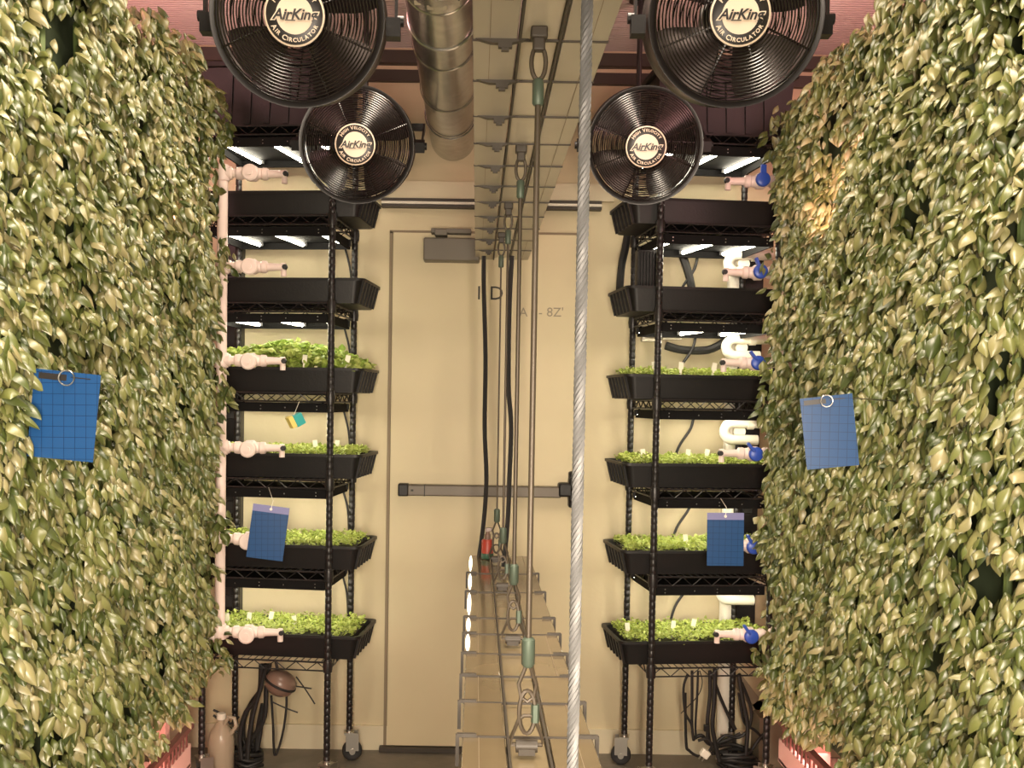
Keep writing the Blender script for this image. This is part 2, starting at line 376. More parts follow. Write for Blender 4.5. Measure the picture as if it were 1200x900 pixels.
# slatted troughs under the plant walls
for side in (-1, 1):
    p = at(222, 851, 3.5) if side < 0 else at(915, 845, 3.5)
    x, z = p.x, p.z; o_ = side
    t = thing('drain_trough', (x + side * .1, 2.3, 0), 'pink-lit slatted drain trough under the %s basil wall' % ('left' if side < 0 else 'right'), 'trough', 'drain troughs under the plant walls')
    y0, y1 = .9, 3.52; L = y1 - y0; cy = (y0 + y1) / 2
    mb = MB().box((x, cy, z), (.022, L, .018)); k = int(L / .04)
    for i in range(k): mb.box((x + side * .002, y0 + .015 + i * .04, z - .035), (.005, .010, .062))
    mb.build('slatted_side', M['rail'], t)
    MB().box((x + side * .01, cy, z - .105), (.02, L, .08)).build('side_board', M['trough'], t, bevel=.003)
    MB().box((x + side * .13, cy, z - .14), (.26, L, .012)).box((x + side * .255, cy, z - .03), (.012, L, .16)).build('pan', M['trough'], t)
    for yy in (y0 + .1, 2.2, y1 - .08):
        for q in (.06, .22): MB().box((x + side * q, yy, (z - .146) / 2), (.05, .05, z - .146)).build('foot', M['trough'], t)

# ------------------------------------------------------------------ racks
TH = R(6); DEP = .36; FD = 3.675
class Frame: pass
def mkframe(side):
    fr = Frame(); fr.side = side; fr.name = 'left' if side < 0 else 'right'
    o = at(387, 500, FD) if side < 0 else at(769, 500, FD)
    fr.w = .47 if side < 0 else .44
    c, s_ = math.cos(TH), math.sin(TH); ax = Vector((side * c, s_, 0)); bx = Vector((-side * s_, c, 0))
    fr.T = Matrix(((ax.x, bx.x, 0, o.x), (ax.y, bx.y, 0, o.y), (0, 0, 1, 0), (0, 0, 0, 1)))
    ys = [222, 325, 431, 533, 641, 747] if side < 0 else [230, 334, 438, 543, 646, 753]
    fr.rim = [at(405 if side < 0 else 745, y, FD).z for y in ys]
    fr.shelf = [fr.rim[0] + .32 - .09] + [r - .09 for r in fr.rim]      # index 0 = top shelf
    return fr
FR = {s: mkframe(s) for s in (-1, 1)}
WHERE = ['topmost level', 'second level from the top', 'third level from the top', 'third level from the bottom', 'second level from the bottom', 'lowest level']

def rack(fr):
    w_, T = fr.w, fr.T
    t = thing('wire_rack', T @ Vector((0, 0, 0)), 'tall black wire shelving rack on casters at the %s of the door' % fr.name, 'rack', 'wire racks either side of the door')
    ztop = fr.shelf[0] + .04
    posts = [(0, 0), (w_, 0), (0, DEP), (w_, DEP)]
    for (a_, b_) in posts:
        prof = [(.0125, .115)]; z = .14
        while z < ztop - .02:
            prof += [(.0125, z - .003), (.0112, z - .001), (.0112, z + .001), (.0125, z + .003)]; z += .0254
        prof += [(.0125, ztop)]
        MB(T).lathe(prof, 12, Matrix.Translation((a_, b_, 0))).build('post', M['blackm'], t)
        A = Matrix.Translation((a_, b_, 0)) @ Matrix.Rotation(R(75 if (a_ == 0 and b_ > 0) else 20 * (1 + 3 * a_)), 4, 'Z')
        cs = MB(T).box((0, 0, .112), (.05, .04, .008), A).box((-.022, .012, .078), (.004, .05, .07), A).box((.022, .012, .078), (.004, .05, .07), A).lathe([(.014, .095), (.014, .125)], 12, A).build('caster', M['steel'], t)
        MB(T).lathe([(.014, -.010), (.026, -.016), (.037, -.014), (.040, -.008), (.040, .008), (.037, .014), (.026, .016), (.014, .010)], 20, A @ Matrix.Translation((0, .012, .0402)), axis='X').build('wheel', M['rubber'], cs)
        MB(T).lathe([(.012, -.026), (.012, .026)], 10, A @ Matrix.Translation((0, .012, .0402)), axis='X').build('axle', M['steel'], cs)
    for zt in fr.shelf:
        mb = MB(T); h = .034; r = .0032
        for zz in (zt - r, zt - h):
            mb.tube([(0, 0, zz), (w_, 0, zz), (w_, DEP, zz), (0, DEP, zz)], r if zz < zt - .01 else r * 1.2, 6, closed=True)
        for (p0, p1) in (((0, 0), (w_, 0)), ((0, DEP), (w_, DEP)), ((0, 0), (0, DEP)), ((w_, 0), (w_, DEP))):
            L = math.dist(p0, p1); n = max(4, int(L / .035) // 2 * 2); pts = []
            for i in range(n + 1):
                q = i / n; pts.append((p0[0] + (p1[0] - p0[0]) * q, p0[1] + (p1[1] - p0[1]) * q, zt - r if i % 2 else zt - h))
            mb.tube(pts, .0024, 5)
        a_ = .025
        while a_ < w_ - .01: mb.tube([(a_, 0, zt - .002), (a_, DEP, zt - .002)], .0018, 5); a_ += .025
        for b_ in (DEP / 3, 2 * DEP / 3): mb.tube([(0, b_, zt - .006), (w_, b_, zt - .006)], .003, 5)
        for (a_, b_) in posts: mb.lathe([(.0165, zt - h - .004), (.0185, zt - .016), (.0165, zt + .004)], 12, Matrix.Translation((a_, b_, 0)))
        mb.build('shelf', M['blackm'], t)
    return t
def tray(fr, lvl, zb, lab):
    T = fr.T; mb = MB(T); a0, a1, b0, b1 = -.105, .50, .022, .334; H = .09; tp = .022; wl = .004
    t = thing('grow_tray', T @ Vector((.2, .17, zb)), lab, 'tray', 'black grow trays on the %s rack' % fr.name)
    def rr(a0, a1, b0, b1, z, rc=.03, n=4):
        pts = []
        for (ca, cb, s0) in ((a1 - rc, b1 - rc, 0), (a0 + rc, b1 - rc, 90), (a0 + rc, b0 + rc, 180), (a1 - rc, b0 + rc, 270)):
            for i in range(n + 1):
                q = R(s0 + 90 * i / n); pts.append((ca + rc * math.cos(q), cb + rc * math.sin(q), z))
        return pts
    z0, z1 = zb + .001, zb + H
    loops = [rr(a0 + tp, a1 - tp, b0 + tp * .8, b1 - tp * .8, z0, .02), rr(a0 + .004, a1 - .004, b0 + .004, b1 - .004, z1 - .004),
             rr(a0 - .008, a1 + .008, b0 - .006, b1 + .006, z1 - .010), rr(a0 - .008, a1 + .008, b0 - .006, b1 + .006, z1), rr(a0 + .002, a1 - .002, b0 + .002, b1 - .002, z1),
             rr(a0 + wl + .004, a1 - wl - .004, b0 + wl + .004, b1 - wl - .004, z1 - .004), rr(a0 + tp + wl, a1 - tp - wl, b0 + tp, b1 - tp, z0 + .006, .02)]
    n = len(loops[0]); vs = sum(loops, []); fs = [tuple(reversed(range(n)))]
    for i in range(len(loops) - 1):
        for k in range(n): fs.append((i * n + k, i * n + (k + 1) % n, (i + 1) * n + (k + 1) % n, (i + 1) * n + k))
    fs.append(tuple((len(loops) - 1) * n + k for k in range(n))); mb.add(vs, fs)
    for k in range(6):
        b_ = b0 + .035 + k * (b1 - b0 - .07) / 5
        for (ea, s_) in ((a0, 1), (a1, -1)):
            mb.bar((ea + s_ * tp, b_, z0 + .003), (ea + s_ * .002, b_, z1 - .006), .014, .012)
    mb.build('basin', M['black'], t)
    return t
def light(fr, i, zs):
    T = fr.T; z1 = zs - .042; z0 = z1 - .028; w_ = fr.w
    t = thing('grow_light', T @ Vector((w_ / 2, .17, z0)), 'black LED grow light fixed over the %s of the %s rack' % (WHERE[i], fr.name), 'light', 'grow lights under the %s rack shelves' % fr.name)
    mb = MB(T).box((w_ / 2 - .0, .018, (z0 + z1) / 2), (w_ - .035, .012, .032)).box((w_ / 2, .345, (z0 + z1) / 2), (w_ - .035, .012, .032)).box((w_ / 2, .18, z1 - .003), (w_ - .035, .325, .006))
    for a_ in (.018, w_ - .018): mb.box((a_, .18, (z0 + z1) / 2), (.008, .325, .032))
    for a_ in (.03, w_ - .03): mb.bar((a_, .01, z1), (a_, .01, zs - .03), .008, .004).bar((a_, .35, z1), (a_, .35, zs - .03), .008, .004)
    mb.build('housing', M['hood'], t)
    for a_, dz in ((.05, .006), (.05, -.006), (.16, 0), (.245, .006), (.245, -.006), (.33, 0), (.40, .006), (.40, -.006)):
        MB(T).lathe([(.0024, .0004), (.0018, -.0014)], 8, Matrix.Translation((a_ * w_ / .44, .0118, (z0 + z1) / 2 + dz)), axis='Y').build('rivet', M['steel'], t)
    for a_ in (.045, .215, .385):
        dirv = Vector((-math.sin(R(7.5)), math.cos(R(7.5)), 0)); a_ = a_ * w_ / .46 + .015
        p0 = Vector((a_, .03, z0 + .012)); p1 = p0 + dirv * .295
        tb = MB(T).tube([p0, p0 + dirv * .006, p1 - dirv * .006, p1], [.005, .0068, .0068, .005], 10).build('tube', M['tube'], t)
        for q in (p0, p1): MB(T).box(q + Vector((0, 0, .006)), (.03, .012, .022)).build('tube_socket', M['black'], tb)
    return t
def greens(fr, lvl, kind):
    T = fr.T; zr = fr.rim[lvl]; nm = fr.name
    # soil slab inside the tray
    so = MB(T).box((.2, .169, zr - .038), (.54, .255, .05)).build('growing_medium', M['soil'])
    tag(so, 'dark growing medium filling the tray on the %s of the %s rack' % (WHERE[lvl], nm), 'soil', kind='stuff')
    if kind == 'flat':
        N = 3800; a_ = RNG.uniform(-.078, .475, N); b_ = RNG.uniform(.03, .305, N)
        z = zr - .005 + .024 * RNG.random(N) ** .7 + .008 * np.sin(a_ * 40 + lvl) * np.sin(b_ * 35)
        size = RNG.uniform(.009, .016, N); m = M['micro']; tm = TMS; tilt = RNG.normal(.1, .4, N)
    else:
        N = 2300; a_ = RNG.uniform(-.085, .47, N); b_ = RNG.uniform(.03, .31, N)
        hgt = .115 * np.clip(np.interp(a_, [-.09, -.03, .05, .2, .35, .47], [.25, .55, .75, 1, .75, .6]), 0, 1)
        z = zr - .004 + hgt * RNG.random(N) ** .55 * np.interp(b_, [.03, .1, .31], [.55, 1, .95])
        size = RNG.uniform(.020, .034, N); m = M['bigseed']; tm = TMR; tilt = RNG.normal(-.1, .5, N)
    P = np.stack([a_, b_, z, np.ones(N)], 1) @ np.array(T).T
    o = scatter('seedlings', m, tm, P[:, :3], RNG.uniform(0, 6.28, N), tilt, RNG.normal(0, .35, N), size, RNG.uniform(.9, 1.3, N))
    lab = ('taller leafy seedlings filling the tray on the %s of the %s rack' if kind != 'flat' else 'bright green seedlings carpeting the tray on the %s of the %s rack') % (WHERE[lvl], nm)
    tag(o, lab, 'seedlings', kind='stuff')
    return o
for s in (-1, 1):
    fr = FR[s]; rack(fr)
    for i in range(6):
        tray(fr, i, fr.shelf[i + 1], 'black ribbed grow tray on the %s of the %s rack' % (WHERE[i], fr.name))
        light(fr, i, fr.shelf[i])
    zb = fr.shelf[0]; T = fr.T
    t = thing('storage_tote', T @ Vector((.25, .17, zb)), 'large dark storage tote on the very top shelf of the %s rack behind the fans' % fr.name, 'tote', 'dark totes on top of the racks')
    mb = MB(T).box((.235, .17, zb + .105), (.47, .30, .206), taper=(1.06, 1.08))
    for k in range(6): mb.bar((.04 + .07 * k, .018, zb + .01), (.03 + .07 * k, .004, zb + .19), .02, .008)
    mb.build('tote_body', M['black'], t)
    MB(T).box((.235, .17, zb + .22), (.53, .345, .022)).box((.235, .17, zb + .236), (.46, .28, .012)).build('lid', M['black'], t, bevel=.004)
    for i in range(2, 6): greens(fr, i, 'leafy' if (s < 0 and i == 2) else 'flat')

# white plant labels standing in the trays
def stake_mesh():
    mb = MB().box((0, 0, -.02), (.008, .0012, .04), taper=(1, 1)).box((0, 0, .009), (.017, .0012, .028))
    return mb
st0 = None
for s, lvl, pxs in ((-1, 2, (283, 357, 407)), (-1, 3, (371, 396)), (-1, 5, (267, 293, 319, 348)), (1, 2, (764, 795, 834)), (1, 3, (753, 806, 828)), (1, 4, (806,)), (1, 5, (739, 793, 817))):
    fr = FR[s]
    for j, px in enumerate(pxs):
        b_ = (.12 + .03 * ((j * 7) % 3)) if lvl != 2 else .035
        wp = fr.T @ Vector((0, b_, 0)); x = at(px, 500, wp.y + (.03)).x
        a_ = (x - wp.x) / (s * math.cos(TH)); p = fr.T @ Vector((a_, b_, fr.rim[lvl] + .018))
        if st0 is None: o = st0 = stake_mesh().build('plant_label', M['stake']); off0 = st0.location.copy()
        else: o = st0.copy(); COL.objects.link(o)
        o.location = p; o.rotation_euler = (R(-8), R([-6, 5, 12][j % 3]), R(-6 * s))
        n_ = {1: ['only'], 2: ['left', 'right'], 3: ['leftmost', 'middle', 'rightmost'], 4: ['leftmost', 'second', 'third', 'rightmost']}[len(pxs)][j]
        tag(o, '%s white plant label on the %s of the %s rack' % (n_, WHERE[lvl], fr.name), 'plant label', 'white plant labels in the trays')

# ------------------------------------------------------------------ irrigation pipes
def lathe_x(mb, p, prof, n=14):
    mb.lathe([(r, a_) for r, a_ in prof], n, Matrix.Translation(p), axis='X')
def irrigation(side):
    d = 3.585; ys = [203, 312, 422, 524, 631, 740] if side < 0 else [213, 320, 426, 532, 640, 744]
    px = 257 if side < 0 else 910
    base = at(px, 800, d); top = at(px, 150, d)
    t = thing('irrigation_pipe', (base.x, d, base.z), 'white plastic irrigation pipe with valve branches beside the %s plant wall' % ('left' if side < 0 else 'right'), 'pipe', 'irrigation pipes feeding the trays')
    zb_ = at(px, ys[-1], d).z; zt_ = at(px, ys[0], d).z + .03
    MB().tube([(base.x, d, zb_), (base.x, d, zt_)], .018, 14).build('riser', M['pvc'], t)
    MB().tube([(base.x, d, zb_), (base.x + side * .02, d - .004, zb_ - .02), (base.x + side * .05, d - .01, zb_ - .028), (base.x + side * .30, d - .03, zb_ - .03)], .018, 12).build('feed_line', M['pvc'], t)
    for i, y in enumerate(ys):
        p = at(px, y, d); p.x = base.x; q = -side
        mb = MB()
        S = 1.0
        prof = [(.016, 0), (.022, .006), (.022, .03), (.015, .034), (.015, .045), (.021, .05), (.023, .064), (.018, .074), (.019, .085), (.026, .09), (.027, .115), (.020, .124), (.019, .136), (.022, .14), (.021, .155), (.014, .16), (.012, .205), (.014, .207), (.014, .214)]
        if q < 0: prof = [(r, -a_) for r, a_ in prof]
        lathe_x(mb, p, prof)
        mb.lathe([(.023, -.026), (.025, -.022), (.025, .022), (.023, .026)], 14, Matrix.Translation(p))
        br = mb.build('valve_branch', M['pvc'], t)
        vx = p.x + q * .102
        if side < 0:
            MB().lathe([(.014, -.028), (.027, -.030), (.029, -.034), (.029, -.042), (.024, -.046)], 20, Matrix.Translation((vx, d, p.z - .004)), axis='Y').lathe([(.010, -.046), (.010, -.050)], 16, Matrix.Translation((vx, d, p.z - .004)), axis='Y').build('valve_cap', M['pvc'], br)
        else:
            a_ = R([90, 112, 128, 130, 120, 125][i]); dirv = Vector((math.cos(a_), 0, math.sin(a_)))
            mb = MB().lathe([(.015, -.026), (.024, -.028), (.026, -.033), (.024, -.042), (.015, -.046)], 18, Matrix.Translation((vx, d, p.z)), axis='Y')
            c = Vector((vx, d - .038, p.z)); mb.bar(c + dirv * .012, c + dirv * .05, .020, .010)
            mb.build('valve_handle', M['blue'], br, bevel=.002)
        ex = p.x + q * .214
        MB().lathe([(.015, -.008), (.015, .008)], 12, Matrix.Translation((ex, d, p.z)), axis='X').lathe([(.010, -.032), (.010, 0)], 12, Matrix.Translation((ex, d, p.z))).build('nozzle', M['pvc'], br)
        MB().lathe([(.0085, -.012), (.0105, 0)], 12, Matrix.Translation((ex + q * .005, d - .004, p.z)), axis='Y').build('nozzle_port', M['rubber'], br)
    return t
irrigation(-1); irrigation(1)
# white drain pipe with U bends behind the right valves
dd = 4.11
p = at(852, 700, dd); t = thing('drain_pipe', (p.x, dd, 0), 'thick white drain pipe with U-shaped bends standing behind the right rack', 'pipe')
MB().tube([(p.x, dd, 0), (p.x, dd, at(852, 292, dd).z)], .030, 16).build('riser', M['white'], t)
for y in (311, 408, 505, 690):
    zc = at(852, y, dd).z; pts = []
    yy = dd - .062
    for k in range(13):
        q = R(90 + 180 * k / 12); pts.append((p.x + .01 + .033 * math.cos(q) - .02, yy, zc + .033 * math.sin(q)))
    pts = [(p.x + .13, yy + .0, zc + .033)] + pts + [(p.x + .09, yy, zc - .033)]
    b_ = MB().tube(pts, .020, 12).build('u_bend', M['white'], t)
    MB().lathe([(.025, -.012), (.025, .012)], 14, Matrix.Translation((p.x + .06, yy, zc + .033)), axis='X').lathe([(.024, -.045), (.024, 0)], 14, Matrix.Translation((p.x + .02, dd - .012, zc)), axis='Y').build('coupling', M['white'], b_)

# ------------------------------------------------------------------ fans
def fan(px, py, d, rad, lab, tiltd, yawd, rot, lean=0):
    c = at(px, py, d)
    A = Matrix.Translation(c) @ Matrix.Rotation(R(yawd), 4, 'Z') @ Matrix.Rotation(R(tiltd), 4, 'X')
    t = thing('fan', c, lab, 'fan', 'black drum fans above the aisle')
    r = rad; hd = .065
    prof = [(r * .91, -hd + .002), (r * .985, -hd - .004), (r, -hd - .004), (r * 1.0, -hd + .006), (r * .985, -hd + .012), (r * .985, hd - .012), (r, hd - .006), (r, hd + .004), (r * .97, hd), (r * .955, hd - .012), (r * .955, -hd + .012), (r * .91, -hd + .002)]
    MB().lathe(prof, 56, A, axis='Y', caps=False).build('housing', M['gloss'], t)
    g = MB(); badge_r = .0655; y_f = -hd - .040
    def gy(q): return -hd - .004 - .036 * math.cos(min(1, q / r) * math.pi / 2) ** .8 if q < r else -hd
    n = 17
    for i in range(n):
        q = badge_r * .97 + (r * .925 - badge_r * .97) * i / (n - 1); g.ring((0, gy(q), 0), q, .0017, 'Y', 48, 5, A)
    for k in range(8):
        an = 2 * math.pi * k / 8 + rot; pts = []
        for i in range(7):
            q = badge_r * .8 + (r * .94 - badge_r * .8) * i / 6; pts.append((q * math.cos(an), gy(q) + .003, q * math.sin(an)))
        g.tube(pts, .0026, 5, A)
    g.build('front_guard', M['wire'], t)
    g = MB()
    for i in range(9): q = .05 + (r * .98 - .05) * i / 8; g.ring((0, hd + .015 * (1 - i / 8), 0), q, .0017, 'Y', 40, 5, A)
    for k in range(6):
        an = 2 * math.pi * k / 6 + rot; g.tube([(.04 * math.cos(an), hd + .017, .04 * math.sin(an)), (r * .99 * math.cos(an), hd, r * .99 * math.sin(an))], .0025, 5, A)
    g.build('rear_guard', M['wire'], t)
    bl = MB()
    for k in range(4):
        an = 2 * math.pi * k / 4 + rot + .3; vs = []; fs = []; nu, nv = 6, 5
        for i in range(nu):
            q = .035 + (r * .90 - .035) * i / (nu - 1); half = R(20 + 12 * math.sin(i / (nu - 1) * math.pi * .7))
            for j in range(nv):
                e = -1 + 2 * j / (nv - 1); aa = an + e * half
                vs.append((q * math.cos(aa), -e * (.030 - .012 * i / nu) - .012 * (1 - e * e), q * math.sin(aa)))
        m_ = len(vs); vs += [(x, y + .002, z) for x, y, z in vs]
        for i in range(nu - 1):
            for j in range(nv - 1):
                k0 = i * nv + j; fs.append((k0, k0 + 1, k0 + nv + 1, k0 + nv)); fs.append((m_ + k0 + nv, m_ + k0 + nv + 1, m_ + k0 + 1, m_ + k0))
        bl.add(vs, fs, A)
    bl.build('blades', M['blade'], t)
    MB().lathe([(.030, -.045), (.045, -.035), (.045, .0), (.06, .01), (.06, .075), (.05, .085)], 24, A, axis='Y').build('motor', M['gloss'], t)
    bd = MB().lathe([(badge_r, y_f + .010), (badge_r, y_f), (badge_r * .93, y_f - .003), (badge_r * .55, y_f - .004)], 40, A, axis='Y').build('badge', M['badgeblack'], t)
    tr = MB()
    tr.lathe([(badge_r * .925, y_f - .0031), (badge_r * .925, y_f - .0046), (badge_r * .985, y_f - .0034), (badge_r * .985, y_f - .0012)], 40, A, axis='Y', caps=False)
    tr.lathe([(badge_r * .60, y_f - .003), (badge_r * .60, y_f - .0052)], 36, A, axis='Y')
    # arc lettering
    for body, r0, up in (('HIGH VELOCITY', badge_r * .70, 1), ('AIR CIRCULATOR', badge_r * .70, -1)):
        words_ = []; ws = []
        for i, ch in enumerate(body):
            if ch == ' ': words_.append(None); ws.append(.006); continue
            big = i == 0 or body[i - 1] == ' '
            vv, ff = text_geo(ch, .0150 if big else .0118, 0, .0003); xs_ = [q[0] for q in vv]; words_.append((vv, ff)); ws.append(max(xs_) - min(xs_) + .0022)
        tot = sum(ws); acc = -tot / 2
        for wd, ww in zip(words_, ws):
            mid = acc + ww / 2; acc += ww
            if wd is None: continue
            rt = r0 + .005 if up > 0 else r0 + .005
            ang = mid / (rt + (.003 if up > 0 else .003))
            if up > 0: L = Matrix.Translation((rt * math.sin(ang), y_f - .0046, rt * math.cos(ang))) @ Matrix.Rotation(ang, 4, 'Y')
            else: L = Matrix.Translation((rt * math.sin(ang), y_f - .0046, -rt * math.cos(ang))) @ Matrix.Rotation(-ang, 4, 'Y')
            tr.add(wd[0], wd[1], A @ L @ XZ)
    tr.add(*text_geo('AirKing', .030, .3, .0030), T=A @ Matrix.Translation((0, y_f - .0056, 0)) @ XZ)
    tr.build('badge_trim', M['cream'], bd)
    mb = MB().add(*text_geo('AirKing', .030, .3, .0007), T=A @ Matrix.Translation((0, y_f - .0068, 0)) @ XZ)
    mb.box((-.009, y_f - .0068, -.0112), (.022, .0008, .0020), A); mb.build('badge_lettering', M['badgeblack'], bd)
    # yoke
    top = r + .075; yk = MB(); xw = r + .022
    B = Matrix.Translation(c) @ Matrix.Rotation(R(yawd), 4, 'Z') @ Matrix.Rotation(R(-lean), 4, 'X'); tp_ = B @ Vector((0, 0, top))
    yk.bar((-xw, 0, -.02), (-xw, 0, top), .006, .026, B).bar((xw, 0, -.02), (xw, 0, top), .006, .026, B).bar((-xw - .003, 0, top), (xw + .003, 0, top), .026, .006, B)
    yk.build('yoke', M['blackm'], t)
    for s_ in (-1, 1): MB().box((s_ * (xw - .006), 0, -.018 if lean == 0 else 0), (.032, .034, .042), B).lathe([(.012, 0), (.012, s_ * .014)], 14, B @ Matrix.Translation((s_ * (xw + .003), 0, 0)), axis='X').build('pivot_knob', M['black'], t)
    MB().tube([tp_, Vector((tp_.x, tp_.y, CZ + .004))], .010, 10).lathe([(.04, CZ - .008), (.04, CZ + .004)], 18, Matrix.Translation((tp_.x, tp_.y, 0))).build('ceiling_stem', M['blackm'], t)
fan(353, 22, 2.32, .190, 'large black drum fan at the upper left, nearest to the viewer', 16, 2, .39)
fan(856, 22, 2.32, .190, 'large black drum fan at the upper right, nearest to the viewer', 16, -2, .39)
fan(420, 170, 3.40, .186, 'black drum fan in front of the top of the left rack', 13, 1, .39, 62)
fan(754, 170, 3.40, .186, 'black drum fan in front of the top of the right rack', 17, -4, .39, 62)

# ------------------------------------------------------------------ ducts and ceiling runs
ax_ = -.112; zc = 2.4 + .093
t = thing('air_duct', (ax_, 3.1, zc), 'round galvanised air duct running under the ceiling left of the hanging channel', 'duct')
MB().lathe([(.093, 2.50), (.093, 2.595), (.089, 2.60), (.092, 2.602), (.092, 3.03), (.088, 3.035), (.091, 3.037), (.091, 3.46), (.087, 3.465), (.090, 3.467), (.090, BY + .003)], 40, Matrix.Translation((ax_, 0, zc)), axis='Y', caps=False).build('pipe', M['galv'], t)
for yy in (2.598, 3.033, 3.463): MB().lathe([(.0935, yy - .006), (.0955, yy - .003), (.0955, yy + .003), (.0935, yy + .006)], 40, Matrix.Translation((ax_, 0, zc)), axis='Y', caps=False).build('seam_band', M['galv'], t)
mb = MB().lathe([(.094, 2.535), (.099, 2.53), (.104, 2.475), (.10, 2.470), (.0, 2.468)], 40, Matrix.Translation((ax_, 0, zc)), axis='Y', caps=False)
for k in range(18):
    q = 2 * math.pi * k / 18; mb.box((ax_ + .096 * math.cos(q), 2.535, zc + .096 * math.sin(q)), (.016, .03, .006), Matrix.Identity(4))
mb.build('collar', M['galv'], t)
MB().lathe([(.085, zc + .04), (.085, CZ + .004)], 32, Matrix.Translation((ax_, 2.60, 0)), caps=False).build('riser', M['galv'], t)
for yy in (2.85, 3.8):
    mb = MB().ring((ax_, yy, zc), .0945, .003, 'Y', 32, 5)
    for q in (-1, 1): mb.bar((ax_ + q * .094, yy, zc), (ax_ + q * .094, yy, CZ + .004), .002, .02)
    mb.build('hanger_strap', M['galv'], t)
a0 = at(724, 8, 2.95); a1 = at(696, 108, 4.12)
t = thing('ceiling_strut', (a0 + a1) / 2, 'dark strut with a pale edge running back under the ceiling beside the right fans', 'strut')
MB().bar((a0.x, 2.6, a1.z + .002), (a0.x, BY, a1.z + .002), .045, .04).build('strut_bar', M['grey'], t)
MB().bar((a0.x + .03, 2.6, a1.z), (a0.x + .03, BY, a1.z), .014, .036).build('pale_flange', M['channel'], t)
for yy in (2.8, 3.9): MB().bar((a0.x, yy, a1.z), (a0.x, yy, CZ + .004), .012, .012).build('hanger_rod', M['grey'], t)

# ------------------------------------------------------------------ hanging channels and cables
XL, XR, C0, C1, CX = -.016, .199, .060, .122, .091
ZU = 1.4375 + .57; ZL = 1.4375 - .55
def channel(upper):
    z = ZU if upper else ZL; sg = 1 if upper else -1
    y0, y1 = (.55, 4.145) if upper else (.75, 3.64)
    t = thing('panel_channel', (CX, (y0 + y1) / 2, z), ('upper beige panelled channel hanging along the aisle below the ceiling' if upper else 'lower beige panelled channel slung on cables at knee height'), 'channel', 'panelled channels hanging along the aisle')
    seams = [1.637, 1.843, 2.07, 2.287, 2.50, 2.736, 2.95, 3.18, 3.40, 3.64, 3.885] if upper else [1.66, 1.85, 2.03, 2.21, 2.40, 2.58, 2.93, 3.25]
    k = seams[0] - .21
    while k > y0 + .1: seams.insert(0, k); k -= .21
    ed = [y0] + seams + [y1]; th = .05
    for i in range(len(ed) - 1):
        yy = (ed[i] + ed[i + 1]) / 2; L = ed[i + 1] - ed[i] - .004; tw = random.uniform(-.001, .001)
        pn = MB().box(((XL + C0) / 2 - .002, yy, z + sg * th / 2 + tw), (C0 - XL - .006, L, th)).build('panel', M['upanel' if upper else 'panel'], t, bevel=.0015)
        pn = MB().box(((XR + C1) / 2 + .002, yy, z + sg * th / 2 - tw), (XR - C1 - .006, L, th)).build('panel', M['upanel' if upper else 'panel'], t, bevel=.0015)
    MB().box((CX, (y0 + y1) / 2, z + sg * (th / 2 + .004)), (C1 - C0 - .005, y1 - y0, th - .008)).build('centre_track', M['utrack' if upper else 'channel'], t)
    for x in (C0 - .0005, C1 + .0005): MB().box((x, (y0 + y1) / 2, z + sg * .006), (.004, y1 - y0, .016)).build('track_lip', M['seam'], t)
    for x in (XL + .028, XR - .028): MB().box((x, (y0 + y1) / 2, z), (.0010, y1 - y0, .0012)).build('score_line', M['gasket'], t)
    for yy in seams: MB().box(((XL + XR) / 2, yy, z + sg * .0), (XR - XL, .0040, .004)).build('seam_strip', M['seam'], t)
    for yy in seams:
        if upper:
            m2 = MB().box((.030, yy - .002, z - .003), (.034, .012, .007), taper=(2.5, 1)).box((.036, yy - .004, z - .010), (.022, .010, .008)).box((.036, yy - .004, z - .016), (.012, .008, .006))  # wide tapered box builds in a dark shadow wedge; small boxes are the clip
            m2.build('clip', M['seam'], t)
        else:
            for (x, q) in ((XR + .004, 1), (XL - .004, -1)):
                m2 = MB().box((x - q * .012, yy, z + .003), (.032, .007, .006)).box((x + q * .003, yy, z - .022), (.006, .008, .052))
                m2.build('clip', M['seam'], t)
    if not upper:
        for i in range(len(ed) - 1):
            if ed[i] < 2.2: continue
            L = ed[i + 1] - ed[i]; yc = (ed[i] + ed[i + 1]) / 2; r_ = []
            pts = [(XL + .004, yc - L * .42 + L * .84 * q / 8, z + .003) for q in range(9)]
            MB().tube(pts, [.001 + .0045 * math.sin(math.pi * q / 8) ** .7 for q in range(9)], 8).build('edge_strip', M['strip'], t)  # tapered emissive strips along the left edge
    else:
        for yy in (.9, 1.9, 2.9, 3.9): MB().tube([(CX, yy, z + .045), (CX, yy, CZ + .004)], .006, 8).build('hanger_rod', M['cable'], t)
    return t
channel(True); channel(False)
